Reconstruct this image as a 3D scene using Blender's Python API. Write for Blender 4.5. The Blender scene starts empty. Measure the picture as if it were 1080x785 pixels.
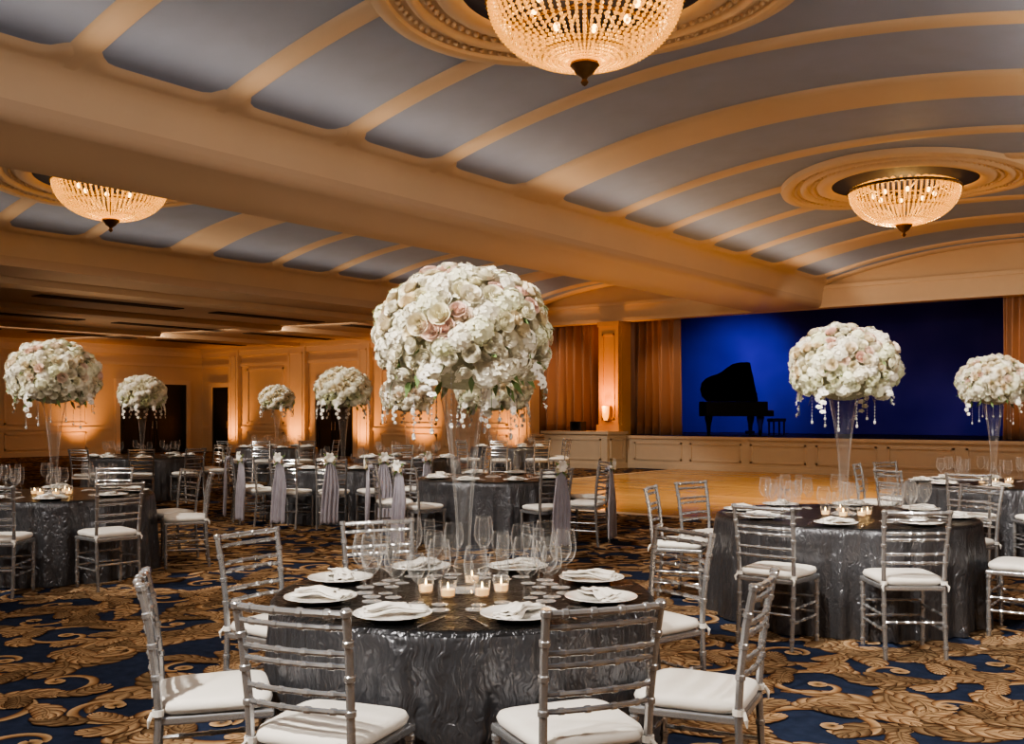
import bpy, math, random
import numpy as np
from mathutils import Vector, Matrix, Quaternion
random.seed(7)
PI=math.pi
SC=bpy.context.scene
COL=SC.collection
TH=math.radians(37.9); CT=math.cos(TH); ST=math.sin(TH)
F=1040.0; HY=437.0; CH=1.52
def W(X,Y,z=0.0): return Vector((CT*X-ST*Y, ST*X+CT*Y, z))
def PX(px,Y,z=0.0): return W((px-540)/F*Y,Y,z)
def dirw(a):
    a=math.radians(a); v=W(math.cos(a),math.sin(a)); return v
try: SC.view_settings.look='AgX - Medium High Contrast'
except Exception as ex: print('look',ex)

# ------------------------------------------------------------------ materials
def newmat(name):
    m=bpy.data.materials.new(name); m.use_nodes=True
    nt=m.node_tree; b=nt.nodes['Principled BSDF']
    return m,nt,b
def N(nt,t,**kw):
    n=nt.nodes.new(t)
    for k,v in kw.items(): setattr(n,k,v)
    return n
def pmat(name,col,rough=.5,metal=0,bump=0,bscale=40,var=0,vscale=6,emit=None,estr=0,sheen=0,coat=0,spec=None):
    m,nt,b=newmat(name)
    b.inputs['Base Color'].default_value=(*col,1); b.inputs['Roughness'].default_value=rough; b.inputs['Metallic'].default_value=metal
    if coat: b.inputs['Coat Weight'].default_value=coat
    if sheen: b.inputs['Sheen Weight'].default_value=sheen
    if spec is not None: b.inputs['Specular IOR Level'].default_value=spec
    tc=N(nt,'ShaderNodeTexCoord')
    if var:
        no=N(nt,'ShaderNodeTexNoise'); no.inputs['Scale'].default_value=vscale; no.inputs['Detail'].default_value=4
        nt.links.new(tc.outputs['Object'],no.inputs['Vector'])
        mx=N(nt,'ShaderNodeMix',data_type='RGBA')
        mx.inputs[6].default_value=(*[c*(1-var) for c in col],1); mx.inputs[7].default_value=(*[min(1,c*(1+var)) for c in col],1)
        nt.links.new(no.outputs['Fac'],mx.inputs[0]); nt.links.new(mx.outputs[2],b.inputs['Base Color'])
    if bump:
        no=N(nt,'ShaderNodeTexNoise'); no.inputs['Scale'].default_value=bscale; no.inputs['Detail'].default_value=5
        nt.links.new(tc.outputs['Object'],no.inputs['Vector'])
        bp=N(nt,'ShaderNodeBump'); bp.inputs['Strength'].default_value=bump; bp.inputs['Distance'].default_value=.01
        nt.links.new(no.outputs['Fac'],bp.inputs['Height']); nt.links.new(bp.outputs[0],b.inputs['Normal'])
    if emit:
        b.inputs['Emission Color'].default_value=(*emit,1); b.inputs['Emission Strength'].default_value=estr
    return m
M={}
M['plaster']=pmat('warm_plaster',(.67,.53,.39),.6,bump=.06,bscale=60,var=.06,vscale=1.5)
M['beam']=pmat('beam_plaster',(.58,.445,.33),.6,var=.05,vscale=.8,bump=.06,bscale=50)
M['panel']=pmat('blue_grey_panel',(.29,.375,.575),.6,var=.10,vscale=2.5,bump=.06,bscale=60)
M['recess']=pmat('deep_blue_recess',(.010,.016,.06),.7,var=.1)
M['wall']=pmat('cream_wall',(.71,.54,.37),.6,var=.06,vscale=2,bump=.06,bscale=80)
M['trim']=pmat('cream_trim',(.74,.58,.42),.5,var=.04)
M['column']=pmat('amber_lit_column',(.70,.42,.19),.5,var=.05)  # cream column with the amber of its uplight put into the base colour
M['stagewhite']=pmat('stage_cream',(.58,.47,.36),.5,var=.05)
M['stagefloor']=pmat('stage_floor',(.02,.016,.016),.5,var=.2)
M['darkwall']=pmat('dark_stage_wall',(.01,.01,.02),.9,var=.1)
M['slot']=pmat('dark_air_slot',(.05,.035,.025),.9,var=.1)
M['doordark']=pmat('dark_door',(.012,.012,.014),.35,var=.2)
M['silver']=pmat('silver_paint',(.50,.51,.535),.21,metal=.75,var=.10,vscale=30)
M['cushion']=pmat('ivory_cushion',(.80,.77,.73),.75,bump=.25,bscale=35,var=.05,sheen=.3)
M['china']=pmat('white_china',(.84,.83,.80),.18,var=.02,coat=.3)
M['napkin']=pmat('ivory_napkin',(.82,.79,.75),.8,bump=.2,bscale=50,var=.05)
M['steel']=pmat('polished_steel',(.7,.68,.64),.18,metal=1,var=.05)
M['bronze']=pmat('antique_bronze',(.20,.12,.06),.4,metal=.85,var=.25,vscale=20)
M['bulb']=pmat('glowing_bulb',(1,.7,.4),.5,emit=(1,.54,.16),estr=9,var=.01)
M['wax']=pmat('candle_wax',(.9,.75,.5),.5,emit=(1,.50,.15),estr=.9,var=.02)
M['flame']=pmat('candle_flame',(1,.8,.4),.5,emit=(1,.62,.22),estr=30,var=.01)
M['sash']=pmat('silver_lilac_sash',(.36,.345,.41),.34,bump=.25,bscale=30,var=.15,vscale=12,sheen=.4)
M['black']=pmat('black_lacquer',(.002,.002,.003),.5,var=.2,spec=.2)
M['blackmatte']=pmat('black_vinyl',(.01,.01,.012),.6,var=.2)
M['green']=pmat('leaf_green',(.16,.25,.09),.5,var=.35,vscale=20)
M['stem']=pmat('stem_green',(.17,.25,.09),.5,var=.3,vscale=20)
M['core']=pmat('bouquet_core',(.42,.41,.28),.8,var=.4,vscale=30,bump=.5,bscale=30)
M['orchid']=pmat('orchid_white',(.92,.89,.83),.5,var=.06,vscale=30)
M['ivorykeys']=pmat('piano_keys',(.05,.05,.05),.4,var=.05)
M['sconce']=pmat('sconce_shade',(1,.6,.2),.5,emit=(1,.34,.04),estr=2.6,var=.02)
M['curtain']=pmat('copper_satin',(.34,.17,.095),.36,var=.10,vscale=1,sheen=.3)
M['cutcrystal']=pmat('cut_crystal',(.9,.9,.92),.08,metal=.4,var=.05)

def rand_mat(name,stops,rough=.55):
    m,nt,b=newmat(name); oi=N(nt,'ShaderNodeObjectInfo'); cr=N(nt,'ShaderNodeValToRGB')
    e=cr.color_ramp.elements; cr.color_ramp.interpolation='LINEAR'
    e[0].position=stops[0][0]; e[0].color=(*stops[0][1],1); e[1].position=stops[-1][0]; e[1].color=(*stops[-1][1],1)
    for p,c in stops[1:-1]:
        x=e.new(p); x.color=(*c,1)
    tc=N(nt,'ShaderNodeTexCoord'); no=N(nt,'ShaderNodeTexNoise'); no.inputs['Scale'].default_value=25
    nt.links.new(tc.outputs['Object'],no.inputs['Vector'])
    mx=N(nt,'ShaderNodeMix',data_type='RGBA',blend_type='MULTIPLY'); mx.inputs[0].default_value=.08
    nt.links.new(oi.outputs['Random'],cr.inputs[0]); nt.links.new(cr.outputs[0],mx.inputs[6]); nt.links.new(no.outputs['Fac'],mx.inputs[7])
    nt.links.new(mx.outputs[2],b.inputs['Base Color']); b.inputs['Roughness'].default_value=rough
    return m
M['rose']=rand_mat('rose_petals',[(0,(.96,.88,.69)),(.22,(.96,.83,.61)),(.45,(.97,.93,.81)),(.66,(.95,.90,.68)),(.80,(.96,.83,.70)),(1,(.96,.71,.62))])
M['hyd']=rand_mat('hydrangea_petals',[(0,(.94,.90,.73)),(.5,(.97,.93,.81)),(1,(.86,.87,.62))])

def thin_glass(name,tint=(.98,.98,.98),top=.9,lo=.06,p=2.4,fr=.35,rg=.1):
    m=bpy.data.materials.new(name); m.use_nodes=True; nt=m.node_tree; nt.nodes.clear()
    out=N(nt,'ShaderNodeOutputMaterial'); tr=N(nt,'ShaderNodeBsdfTransparent'); tr.inputs[0].default_value=(*tint,1)
    gl=N(nt,'ShaderNodeBsdfGlossy'); gl.inputs['Roughness'].default_value=rg; gl.inputs[0].default_value=(1,1,1,1)
    df_=N(nt,'ShaderNodeBsdfDiffuse'); df_.inputs[0].default_value=(.95,.96,.97,1)
    gd=N(nt,'ShaderNodeMixShader'); gd.inputs[0].default_value=fr; nt.links.new(gl.outputs[0],gd.inputs[1]); nt.links.new(df_.outputs[0],gd.inputs[2])
    lw=N(nt,'ShaderNodeLayerWeight'); lw.inputs[0].default_value=.5
    pw_=N(nt,'ShaderNodeMath',operation='POWER'); pw_.inputs[1].default_value=p
    nt.links.new(lw.outputs['Facing'],pw_.inputs[0])
    mr=N(nt,'ShaderNodeMapRange'); mr.inputs['To Min'].default_value=lo; mr.inputs['To Max'].default_value=top
    nt.links.new(pw_.outputs[0],mr.inputs[0])
    mx=N(nt,'ShaderNodeMixShader'); nt.links.new(mr.outputs[0],mx.inputs[0]); nt.links.new(tr.outputs[0],mx.inputs[1]); nt.links.new(gd.outputs[0],mx.inputs[2])
    nt.links.new(mx.outputs[0],out.inputs[0]); return m
M['glass']=thin_glass('clear_glass',lo=.04,top=1.0,p=3.0,fr=.34,rg=.08); M['vase']=thin_glass('vase_glass',(.985,.99,.99),1.0,.05,2.6,.34,.08)

def crystal():
    m=bpy.data.materials.new('crystal_beads'); m.use_nodes=True; nt=m.node_tree; nt.nodes.clear()
    out=N(nt,'ShaderNodeOutputMaterial'); tl=N(nt,'ShaderNodeBsdfTranslucent'); tl.inputs[0].default_value=(.95,.66,.26,1)
    gl=N(nt,'ShaderNodeBsdfGlossy'); gl.inputs['Roughness'].default_value=.08; gl.inputs[0].default_value=(1,.80,.45,1)
    tr=N(nt,'ShaderNodeBsdfTransparent')
    a=N(nt,'ShaderNodeMixShader'); a.inputs[0].default_value=.45
    b=N(nt,'ShaderNodeMixShader'); b.inputs[0].default_value=.35
    nt.links.new(tl.outputs[0],a.inputs[1]); nt.links.new(gl.outputs[0],a.inputs[2])
    nt.links.new(a.outputs[0],b.inputs[1]); nt.links.new(tr.outputs[0],b.inputs[2])
    em=N(nt,'ShaderNodeEmission'); em.inputs[0].default_value=(1,.52,.11,1); em.inputs[1].default_value=.36  # faint emission painted into the beads for the glow of the bulbs inside
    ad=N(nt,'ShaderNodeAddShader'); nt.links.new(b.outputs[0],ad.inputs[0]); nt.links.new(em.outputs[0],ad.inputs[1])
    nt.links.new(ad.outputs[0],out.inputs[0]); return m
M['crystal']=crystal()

def cloth_mat():
    m,nt,b=newmat('pewter_crushed_taffeta'); L=nt.links.new
    b.inputs['Metallic'].default_value=.7; b.inputs['Roughness'].default_value=.28
    tc=N(nt,'ShaderNodeTexCoord')
    def ma(op,a,c,d=None):
        n=N(nt,'ShaderNodeMath',operation=op)
        for i,x in enumerate((a,c,d)):
            if x is None: continue
            if isinstance(x,(int,float)): n.inputs[i].default_value=x
            else: L(x,n.inputs[i])
        return n.outputs[0]
    nw=N(nt,'ShaderNodeTexNoise'); nw.inputs['Scale'].default_value=8; nw.inputs['Detail'].default_value=2; L(tc.outputs['Object'],nw.inputs['Vector'])
    wp=N(nt,'ShaderNodeVectorMath',operation='MULTIPLY_ADD'); wp.inputs[1].default_value=(.11,.11,.11); L(nw.outputs['Color'],wp.inputs[0]); L(tc.outputs['Object'],wp.inputs[2])
    def mapd(st):
        mp=N(nt,'ShaderNodeMapping'); mp.inputs['Scale'].default_value=st; L(wp.outputs[0],mp.inputs[0]); return mp.outputs[0]
    def noi(scale,st,det=2):
        n=N(nt,'ShaderNodeTexNoise'); n.inputs['Scale'].default_value=scale; n.inputs['Detail'].default_value=det; L(mapd(st),n.inputs['Vector']); return n.outputs['Fac']
    def ridge(scale,st,k):
        return ma('SUBTRACT',1.0,ma('ABSOLUTE',ma('MULTIPLY_ADD',noi(scale,st),k,-k/2),0))
    # long irregular pleats running down the drop, crossed by a few fine creases
    h=ma('ADD',ma('MULTIPLY',ridge(34,(1,1,.11),4.5),.55),ma('ADD',ma('MULTIPLY',ridge(36,(.7,.7,.55),4.0),.22),ma('MULTIPLY',noi(14,(1,1,.3)),1.6)))
    bp=N(nt,'ShaderNodeBump'); bp.inputs['Strength'].default_value=.85; bp.inputs['Distance'].default_value=.0085
    L(h,bp.inputs['Height']); L(bp.outputs[0],b.inputs['Normal'])
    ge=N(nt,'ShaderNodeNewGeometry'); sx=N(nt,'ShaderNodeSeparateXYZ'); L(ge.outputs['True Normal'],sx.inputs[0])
    k=ma('MULTIPLY_ADD',ma('MAXIMUM',sx.outputs[2],0.0),-.88,1.0)  # shade put into the colour: upward cloth darkened against the ceiling's reflection
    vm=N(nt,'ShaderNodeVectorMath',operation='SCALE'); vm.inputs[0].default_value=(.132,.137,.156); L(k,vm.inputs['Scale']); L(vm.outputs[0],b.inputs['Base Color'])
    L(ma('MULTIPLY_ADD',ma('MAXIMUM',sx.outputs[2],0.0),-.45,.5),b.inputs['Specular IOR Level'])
    return m
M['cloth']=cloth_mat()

def carpet_mat():
    m,nt,b=newmat('scroll_carpet'); L=nt.links.new
    at=N(nt,'ShaderNodeAttribute',attribute_name='Col')
    tc=N(nt,'ShaderNodeTexCoord'); n=N(nt,'ShaderNodeTexNoise'); n.inputs['Scale'].default_value=14; n.inputs['Detail'].default_value=5
    L(tc.outputs['Object'],n.inputs['Vector'])
    mr=N(nt,'ShaderNodeMapRange'); mr.inputs['From Min'].default_value=.25; mr.inputs['From Max'].default_value=.75; mr.inputs['To Min'].default_value=.75; mr.inputs['To Max'].default_value=1.25
    L(n.outputs['Fac'],mr.inputs[0])
    mx=N(nt,'ShaderNodeVectorMath',operation='SCALE'); L(at.outputs['Color'],mx.inputs[0]); L(mr.outputs[0],mx.inputs['Scale']); L(mx.outputs[0],b.inputs['Base Color'])
    b.inputs['Roughness'].default_value=.95; b.inputs['Specular IOR Level'].default_value=.08
    n4=N(nt,'ShaderNodeTexNoise'); n4.inputs['Scale'].default_value=300; L(tc.outputs['Object'],n4.inputs['Vector'])
    bp=N(nt,'ShaderNodeBump'); bp.inputs['Strength'].default_value=.4; bp.inputs['Distance'].default_value=.01; L(n4.outputs['Fac'],bp.inputs['Height']); L(bp.outputs[0],b.inputs['Normal'])
    return m
M['carpet']=carpet_mat()

def wood_mat():
    m,nt,b=newmat('parquet'); L=nt.links.new
    tc=N(nt,'ShaderNodeTexCoord'); br=N(nt,'ShaderNodeTexBrick'); br.inputs['Scale'].default_value=1.0
    br.inputs['Color1'].default_value=(.74,.45,.17,1); br.inputs['Color2'].default_value=(.57,.32,.11,1); br.inputs['Mortar'].default_value=(.24,.12,.045,1)
    br.inputs['Mortar Size'].default_value=.010; br.inputs['Brick Width'].default_value=1.8; br.inputs['Row Height'].default_value=.35
    L(tc.outputs['Object'],br.inputs['Vector']); L(br.outputs[0],b.inputs['Base Color']); b.inputs['Roughness'].default_value=.19
    return m
M['wood']=wood_mat()

def backdrop_mat():
    m,nt,b=newmat('blue_backdrop'); L=nt.links.new
    tc=N(nt,'ShaderNodeTexCoord'); n=N(nt,'ShaderNodeTexNoise'); n.inputs['Scale'].default_value=.6; n.inputs['Detail'].default_value=2
    L(tc.outputs['Object'],n.inputs['Vector']); cr=N(nt,'ShaderNodeValToRGB')
    cr.color_ramp.elements[0].position=.3; cr.color_ramp.elements[0].color=(.06,.05,.24,1); cr.color_ramp.elements[1].position=.75; cr.color_ramp.elements[1].color=(.11,.09,.36,1)
    L(n.outputs['Fac'],cr.inputs[0]); L(cr.outputs[0],b.inputs['Base Color']); b.inputs['Roughness'].default_value=.9; b.inputs['Specular IOR Level'].default_value=.1
    return m
M['backdrop']=backdrop_mat()

# ------------------------------------------------------------------ mesh builder
class MB:
    def __init__(s): s.v=[]; s.f=[]
    def add(s,vs,fs):
        o=len(s.v); s.v+= [tuple(v) for v in vs]; s.f+=[tuple(i+o for i in f) for f in fs]; return s
    def box(s,c,d,rz=0):
        cx,cy,cz=c; x,y,z=[k/2 for k in d]; R=Matrix.Rotation(rz,3,'Z')
        vs=[R@Vector((a*x,b*y,e*z))+Vector(c) for a in(-1,1) for b in(-1,1) for e in(-1,1)]
        return s.add(vs,[(0,1,3,2),(4,6,7,5),(0,4,5,1),(2,3,7,6),(0,2,6,4),(1,5,7,3)])
    def bx(s,x0,x1,y0,y1,z0,z1): return s.box(((x0+x1)/2,(y0+y1)/2,(z0+z1)/2),(x1-x0,y1-y0,z1-z0))
    def lathe(s,prof,n=24,c=(0,0,0),closed=True):
        o=[];fs=[]
        k=len(prof)
        for i in range(n):
            a=2*PI*i/n
            for r,z in prof: o.append((c[0]+r*math.cos(a),c[1]+r*math.sin(a),c[2]+z))
        for i in range(n):
            j=(i+1)%n
            for q in range(k-1):
                fs.append((i*k+q,j*k+q,j*k+q+1,i*k+q+1))
        return s.add(o,fs)
    def tube(s,pts,rad,n=8,cap=True):
        pts=[Vector(p) for p in pts]; m=len(pts)
        if not isinstance(rad,(list,tuple)): rad=[rad]*m
        t0=(pts[1]-pts[0]).normalized(); up=Vector((0,0,1)) if abs(t0.z)<.9 else Vector((1,0,0))
        a=t0.cross(up).normalized(); vs=[];fs=[]
        for i in range(m):
            t=(pts[min(i+1,m-1)]-pts[max(i-1,0)]).normalized()
            a=(a-t*a.dot(t)).normalized(); b=t.cross(a)
            for k in range(n):
                q=2*PI*k/n; vs.append(pts[i]+(a*math.cos(q)+b*math.sin(q))*rad[i])
        for i in range(m-1):
            for k in range(n):
                l=(k+1)%n; fs.append((i*n+k,i*n+l,(i+1)*n+l,(i+1)*n+k))
        if cap: fs.append(tuple(range(n-1,-1,-1))); fs.append(tuple((m-1)*n+k for k in range(n)))
        return s.add(vs,fs)
    def prism(s,poly,z0,z1):
        n=len(poly); vs=[(x,y,z0) for x,y in poly]+[(x,y,z1) for x,y in poly]
        fs=[tuple(range(n-1,-1,-1)),tuple(range(n,2*n))]+[(i,(i+1)%n,n+(i+1)%n,n+i) for i in range(n)]
        return s.add(vs,fs)
    def sphere(s,c,r,n=8,m=6,sz=1.0):
        prof=[(max(1e-4,r*math.sin(PI*i/m)),-r*sz*math.cos(PI*i/m)) for i in range(m+1)]
        return s.lathe(prof,n,c)
    def merge(s,o,mat=None):
        vs=[mat@Vector(v) for v in o.v] if mat else o.v
        return s.add(vs,o.f)
    def build(s,name,mat,parent=None,smooth=True,ang=35,bev=0):
        me=bpy.data.meshes.new(name); me.from_pydata(s.v,[],s.f); me.update()
        me.materials.append(M[mat] if isinstance(mat,str) else mat)
        if smooth:
            me.polygons.foreach_set('use_smooth',[True]*len(me.polygons))
            me.set_sharp_from_angle(angle=math.radians(ang))
        o=bpy.data.objects.new(name,me); COL.objects.link(o)
        if parent: o.parent=parent
        if bev:
            b=o.modifiers.new('Bevel','BEVEL'); b.width=bev; b.segments=3; b.limit_method='ANGLE'
        return o
def tag(o,label,cat,group=None):
    o['label']=label; o['category']=cat
    if group: o['group']=group
    return o
def thing(name,label,cat,loc=(0,0,0),rz=0,group=None):
    o=bpy.data.objects.new(name,None); COL.objects.link(o); o.location=loc; o.rotation_euler=(0,0,rz); o.empty_display_size=.1
    return tag(o,label,cat,group)
def dup(o,loc=None,rz=None,label=None,group=None,parent=None):
    c=o.copy(); COL.objects.link(c)
    if parent: c.parent=parent
    if loc is not None: c.location=loc
    if rz is not None: c.rotation_euler=(0,0,rz)
    if label: c['label']=label
    if group: c['group']=group
    for ch in list(o.children): dup(ch,parent=c)
    return c
def struct(mb,name,mat,**kw):
    o=mb.build(name,mat,**kw); o['kind']='structure'; return o

# ------------------------------------------------------------------ room   (x=-v, y=u)
YB=-5.0; YS=24.2; XL=-35.0; XR=4.0; ZC=4.17; ZS=4.75
# carpet: floor slab with woven acanthus scrolls in the same mesh, coloured per vertex
NAVY=(.023,.034,.072); EDGE=(.036,.022,.017); TAN=(.375,.238,.13); LITE=(.53,.375,.232); BROWN=(.20,.102,.050)
class Carpet:
    def __init__(s): s.V=[];s.C=[];s.Q=[];s.n=0
    def strip(s,sp,width,z,offs,cols,grad=None):
        sp=np.asarray(sp); t=np.gradient(sp,axis=0); t/=np.linalg.norm(t,axis=1)[:,None]+1e-9; nn=np.stack([-t[:,1],t[:,0]],1)
        k=len(offs); m=len(sp); V=np.zeros((m,k,3)); C=np.zeros((m,k,3))
        for j,(o,c) in enumerate(zip(offs,cols)):
            V[:,j,:2]=sp+nn*(np.asarray(width)*o)[:,None]; V[:,j,2]=z; C[:,j]=c
        if grad is not None: C*=grad[:,None,None]
        i=np.arange(m-1)[:,None]*k+np.arange(k-1)[None]; q=np.stack([i,i+k,i+k+1,i+1],-1).reshape(-1,4)
        s.V.append(V.reshape(-1,3)); s.C.append(C.reshape(-1,3)); s.Q.append(q+s.n); s.n+=m*k
    def spine(s,p,th,L,curl,n):
        t=np.linspace(0,1,n); a=th+curl*t**1.3; st=L/(n-1)
        return t,a,np.stack([p[0]+np.concatenate([[0],np.cumsum(np.cos(a[:-1])*st)]),p[1]+np.concatenate([[0],np.cumsum(np.sin(a[:-1])*st)])],1)
    def leaf(s,p,th,L,Wd,curl,z,rnd,fine):
        k=rnd.choice((.55,.75,.95,1.12))
        if fine:
            t,a,sp=s.spine(p,th,L,curl,13)
            wb=Wd*.9*np.sin(PI*(t*.9+.07))**.7*(1-.2*t); s.strip(sp,wb,z,(-1,-.7,0,.7,1),(EDGE,BROWN,TAN,BROWN,EDGE),k*(.6+.3*t))
            for i in range(1,12,2):
                tt=t[i]; ln=Wd*1.8*math.sin(PI*(tt*.78+.16))
                for sd in(-1,1):
                    t2,_,sp2=s.spine(sp[i-1],a[i]+sd*(.90-.45*tt),ln,-sd*.9,6)
                    w=ln*.25*np.sin(PI*(t2*.9+.08))**.8+.001
                    s.strip(sp2,w,z+.00004*i,(-1,-.8,.1,.8,1),(EDGE,TAN,LITE,BROWN,EDGE) if sd>0 else (EDGE,BROWN,LITE,TAN,EDGE),k*(.62+.46*t2))
            w=Wd*.16*(1-t)+.002; s.strip(sp,w,z+.0007,(-1,0,1),(BROWN,LITE,BROWN),k*(.6+.4*t))
        else:
            t,a,sp=s.spine(p,th,L,curl,9)
            w=Wd*1.15*np.sin(PI*(t*.93+.05))**.75*(1+.30*np.sin(t*2*PI*3.2+1))*(1-.25*t)+.003
            s.strip(sp,w,z,(-1,-.75,0,.4,1),(EDGE,TAN,LITE,BROWN,EDGE),k*(.65+.45*t))
def scroll(seed,fine):
    rnd=random.Random(seed)
    c=Carpet(); s=rnd.choice((-1,1)); p0=rnd.uniform(0,6.28); R0=rnd.uniform(.25,.37); turns=rnd.uniform(.8,1.2)
    def sp(t):
        a=p0+s*t*2*PI*turns; r=R0*(1-t)**.8+.042; return np.array((r*math.cos(a),r*math.sin(a)))
    def tang(t):
        d=sp(min(1,t+.01))-sp(max(0,t-.01)); return math.atan2(d[1],d[0])
    z=.0010; dz=.0008 if fine else .0002
    tt=np.linspace(0,.985,36); pts=np.array([sp(t) for t in tt]); w=.042*(1-.5*tt)
    c.leaf(sp(0),tang(0)+PI-s*.35,rnd.uniform(.60,.86),.108,s*rnd.uniform(.8,1.8),z,rnd,fine); z+=dz
    c.leaf(sp(0),tang(0)+PI+s*.7,.48,.095,-s*1.4,z,rnd,fine); z+=dz
    c.strip(pts,w,z,(-1,-.75,0,.75,1),(EDGE,BROWN,TAN,LITE,EDGE),np.full(36,1.0)); z+=dz*.5
    for q,t in enumerate((.0,.13,.28,.44)):
        c.leaf(sp(t),tang(t)-s*rnd.uniform(.5,.9),rnd.uniform(.36,.48)*(1-.5*t),.104*(1-.4*t),s*rnd.uniform(1.2,2.2),z,rnd,fine); z+=dz
    for t in (.05,.32):
        c.leaf(sp(t),tang(t)+s*rnd.uniform(.3,.7),.27*(1-.4*t),.07,s*.6,z,rnd,fine); z+=dz
    a=np.linspace(0,2*PI,11); c.strip(np.stack([.028*np.cos(a),.028*np.sin(a)],1),np.full(11,.028),z,(-1,0,1),(LITE,TAN,EDGE))
    return np.concatenate(c.V),np.concatenate(c.C),np.concatenate(c.Q)
def build_floor():
    rnd=random.Random(21); NV=22; VF=[scroll(100+i,True) for i in range(NV)]; VC=[scroll(100+i,False) for i in range(NV)]
    box=MB().bx(XL,XR,YB,YS,-.2,0)
    Vs=[np.array(box.v)]; Cs=[np.tile(np.array(NAVY),(8,1))]; n=8; Qs=[np.array(box.f)]
    d=.69; iy=0; y=YB+.4
    while y<YS-.3:
        x=XL+.5+(d/2 if iy%2 else 0)
        while x<XR-.3:
            X=CT*x+ST*y; Y=-ST*x+CT*y
            if Y>.8 and abs(X)<.62*Y+2.0 and not(-12.6<x<-1.6 and 13.4<y):
                v,c,q=(VF if Y<9.2 else VC)[rnd.randrange(NV)]; a=rnd.uniform(0,6.28); ca,sa=math.cos(a),math.sin(a)
                P=np.empty_like(v); P[:,0]=ca*v[:,0]-sa*v[:,1]+x+rnd.uniform(-.08,.08); P[:,1]=sa*v[:,0]+ca*v[:,1]+y+rnd.uniform(-.08,.08); P[:,2]=v[:,2]+rnd.random()*.0008
                np.clip(P[:,0],XL,XR,out=P[:,0]); np.clip(P[:,1],YB,YS,out=P[:,1])
                Vs.append(P); Cs.append(c); Qs.append(q+n); n+=len(v)
            x+=d
        y+=d*.9; iy+=1
    V=np.concatenate(Vs); C=np.concatenate(Cs); Q=np.concatenate(Qs)
    me=bpy.data.meshes.new('floor'); me.from_pydata(V.tolist(),[],Q.tolist()); me.update()
    ca=me.color_attributes.new('Col','FLOAT_COLOR','POINT'); buf=np.ones((len(V),4),dtype=np.float32); buf[:,:3]=C; ca.data.foreach_set('color',buf.ravel())
    me.materials.append(M['carpet']); o=bpy.data.objects.new('floor',me); COL.objects.link(o); o['kind']='structure'
build_floor()
df=MB().bx(-13,-1.2,13.0,YS-.13,0,.014); struct(df,'floor_dance','wood',smooth=False)
e=MB(); e.bx(-13.12,-13,12.88,YS-.13,0,.018); e.bx(-13,-1.2,12.88,13,0,.018); struct(e,'trim_1','trim',smooth=False)

def arcz(v,c,w,h,zs):
    R=(w*w+h*h)/(2*h); return zs+math.sqrt(max(0,R*R-(v-c)**2))-(R-h)
def vault(c,w,h,name,k):
    n=48; mb=MB(); vs=[]
    for i in range(n+1):
        v=c-w+2*w*i/n; z=arcz(v,c,w,h,ZS); vs+=[(-v,YB,z),(-v,YS,z)]
    mb.add(vs,[(2*i,2*i+1,2*i+3,2*i+2) for i in range(n)])
    vs=[]
    for i in range(n+1):
        v=c-w+2*w*i/n; z=arcz(v,c,w,h,ZS)+.2; vs+=[(-v,YB,z),(-v,YS,z)]
    mb.add(vs,[(2*i,2*i+2,2*i+3,2*i+1) for i in range(n)])
    struct(mb,name,'panel')
    rb=MB()
    def strip(u0,u1,t,v0=c-w,v1=c+w,n=40):
        P=[(u0,-.02),(u0+.02,t*.32),(u0+.05,t*.66),(u0+.085,t*.9),(u0+.12,t),(u1-.12,t),(u1-.085,t*.9),(u1-.05,t*.66),(u1-.02,t*.32),(u1,-.02)]; k=len(P)
        vs=[]
        for i in range(n+1):
            v=v0+(v1-v0)*i/n; z=arcz(v,c,w,h,ZS)
            vs+=[(-v,u,z-q) for u,q in P]
        rb.add(vs,[(k*i+q,k*i+q+1,k*i+k+q+1,k*i+k+q) for i in range(n) for q in range(k-1)])
    def sweep(s):   # plaster sweep carrying each rib down into the beam face
        bays=[]
        for b0 in (-6.75,2.55,11.85,21.15):
            e=[b0+.50]+[b0+.50+8.3*j/5 for j in range(1,5)]+[b0+9.3-.50]
            for j in range(5):
                lo=e[j]+(.16 if j else 0); hi=e[j+1]-(.16 if j<4 else 0); bays.append((lo,hi))
        yy=[YB]
        while yy[-1]<YS-.001: yy.append(min(YS,yy[-1]+.08))
        vs=[]; E1=.42; E0=.24
        for u in yy:
            ext=E1
            for lo,hi in bays:
                if lo<u<hi:
                    q=abs(2*(u-lo)/(hi-lo)-1); ext=E0+(E1-E0)*q**10
            pts=[(0,-.40),(.012,-.24),(.045,-.11),(.11,-.015)]
            row=[(w-p[0],ZS+p[1]) for p in pts]
            for i in range(1,5):
                d_=.11+(ext-.11)*i/4; vv=w-d_; row.append((vv,arcz(c+s*vv,c,w,h,ZS)-.046*(1 if i<4 else .55)))
            row.append((w-ext-.03,arcz(c+s*(w-ext-.03),c,w,h,ZS)+.008))
            vs+=[(-(c+s*a_),u,z_) for a_,z_ in row]
        k=9
        rb.add(vs,[(k*i+q,k*i+q+1,k*i+k+q+1,k*i+k+q) for i in range(len(yy)-1) for q in range(k-1)])
    for b0 in (-6.75,2.55,11.85,21.15):
        if b0>YB: strip(b0-.50,b0+.50,.05)
        for j in range(1,5):
            u=b0+.50+8.3*j/5
            if u>YB+.3 and u<YS-.6: strip(u-.16,u+.16,.05)
    strip(YS-.4,YS,.05); sweep(1); sweep(-1)
    struct(rb,'trim_%d'%k,'plaster',ang=70)
V1=(4.8,4.2,.62); V2=(14.4,3.5,.52)
vault(*V1,'ceiling_vault_right',2); vault(*V2,'ceiling_vault_left',4)
bm_=MB(); bm_.bx(-10.9,-9.0,YB,YS,ZC,ZS+.3); struct(bm_,'ceiling_beam','beam',ang=60,bev=.10)
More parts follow.
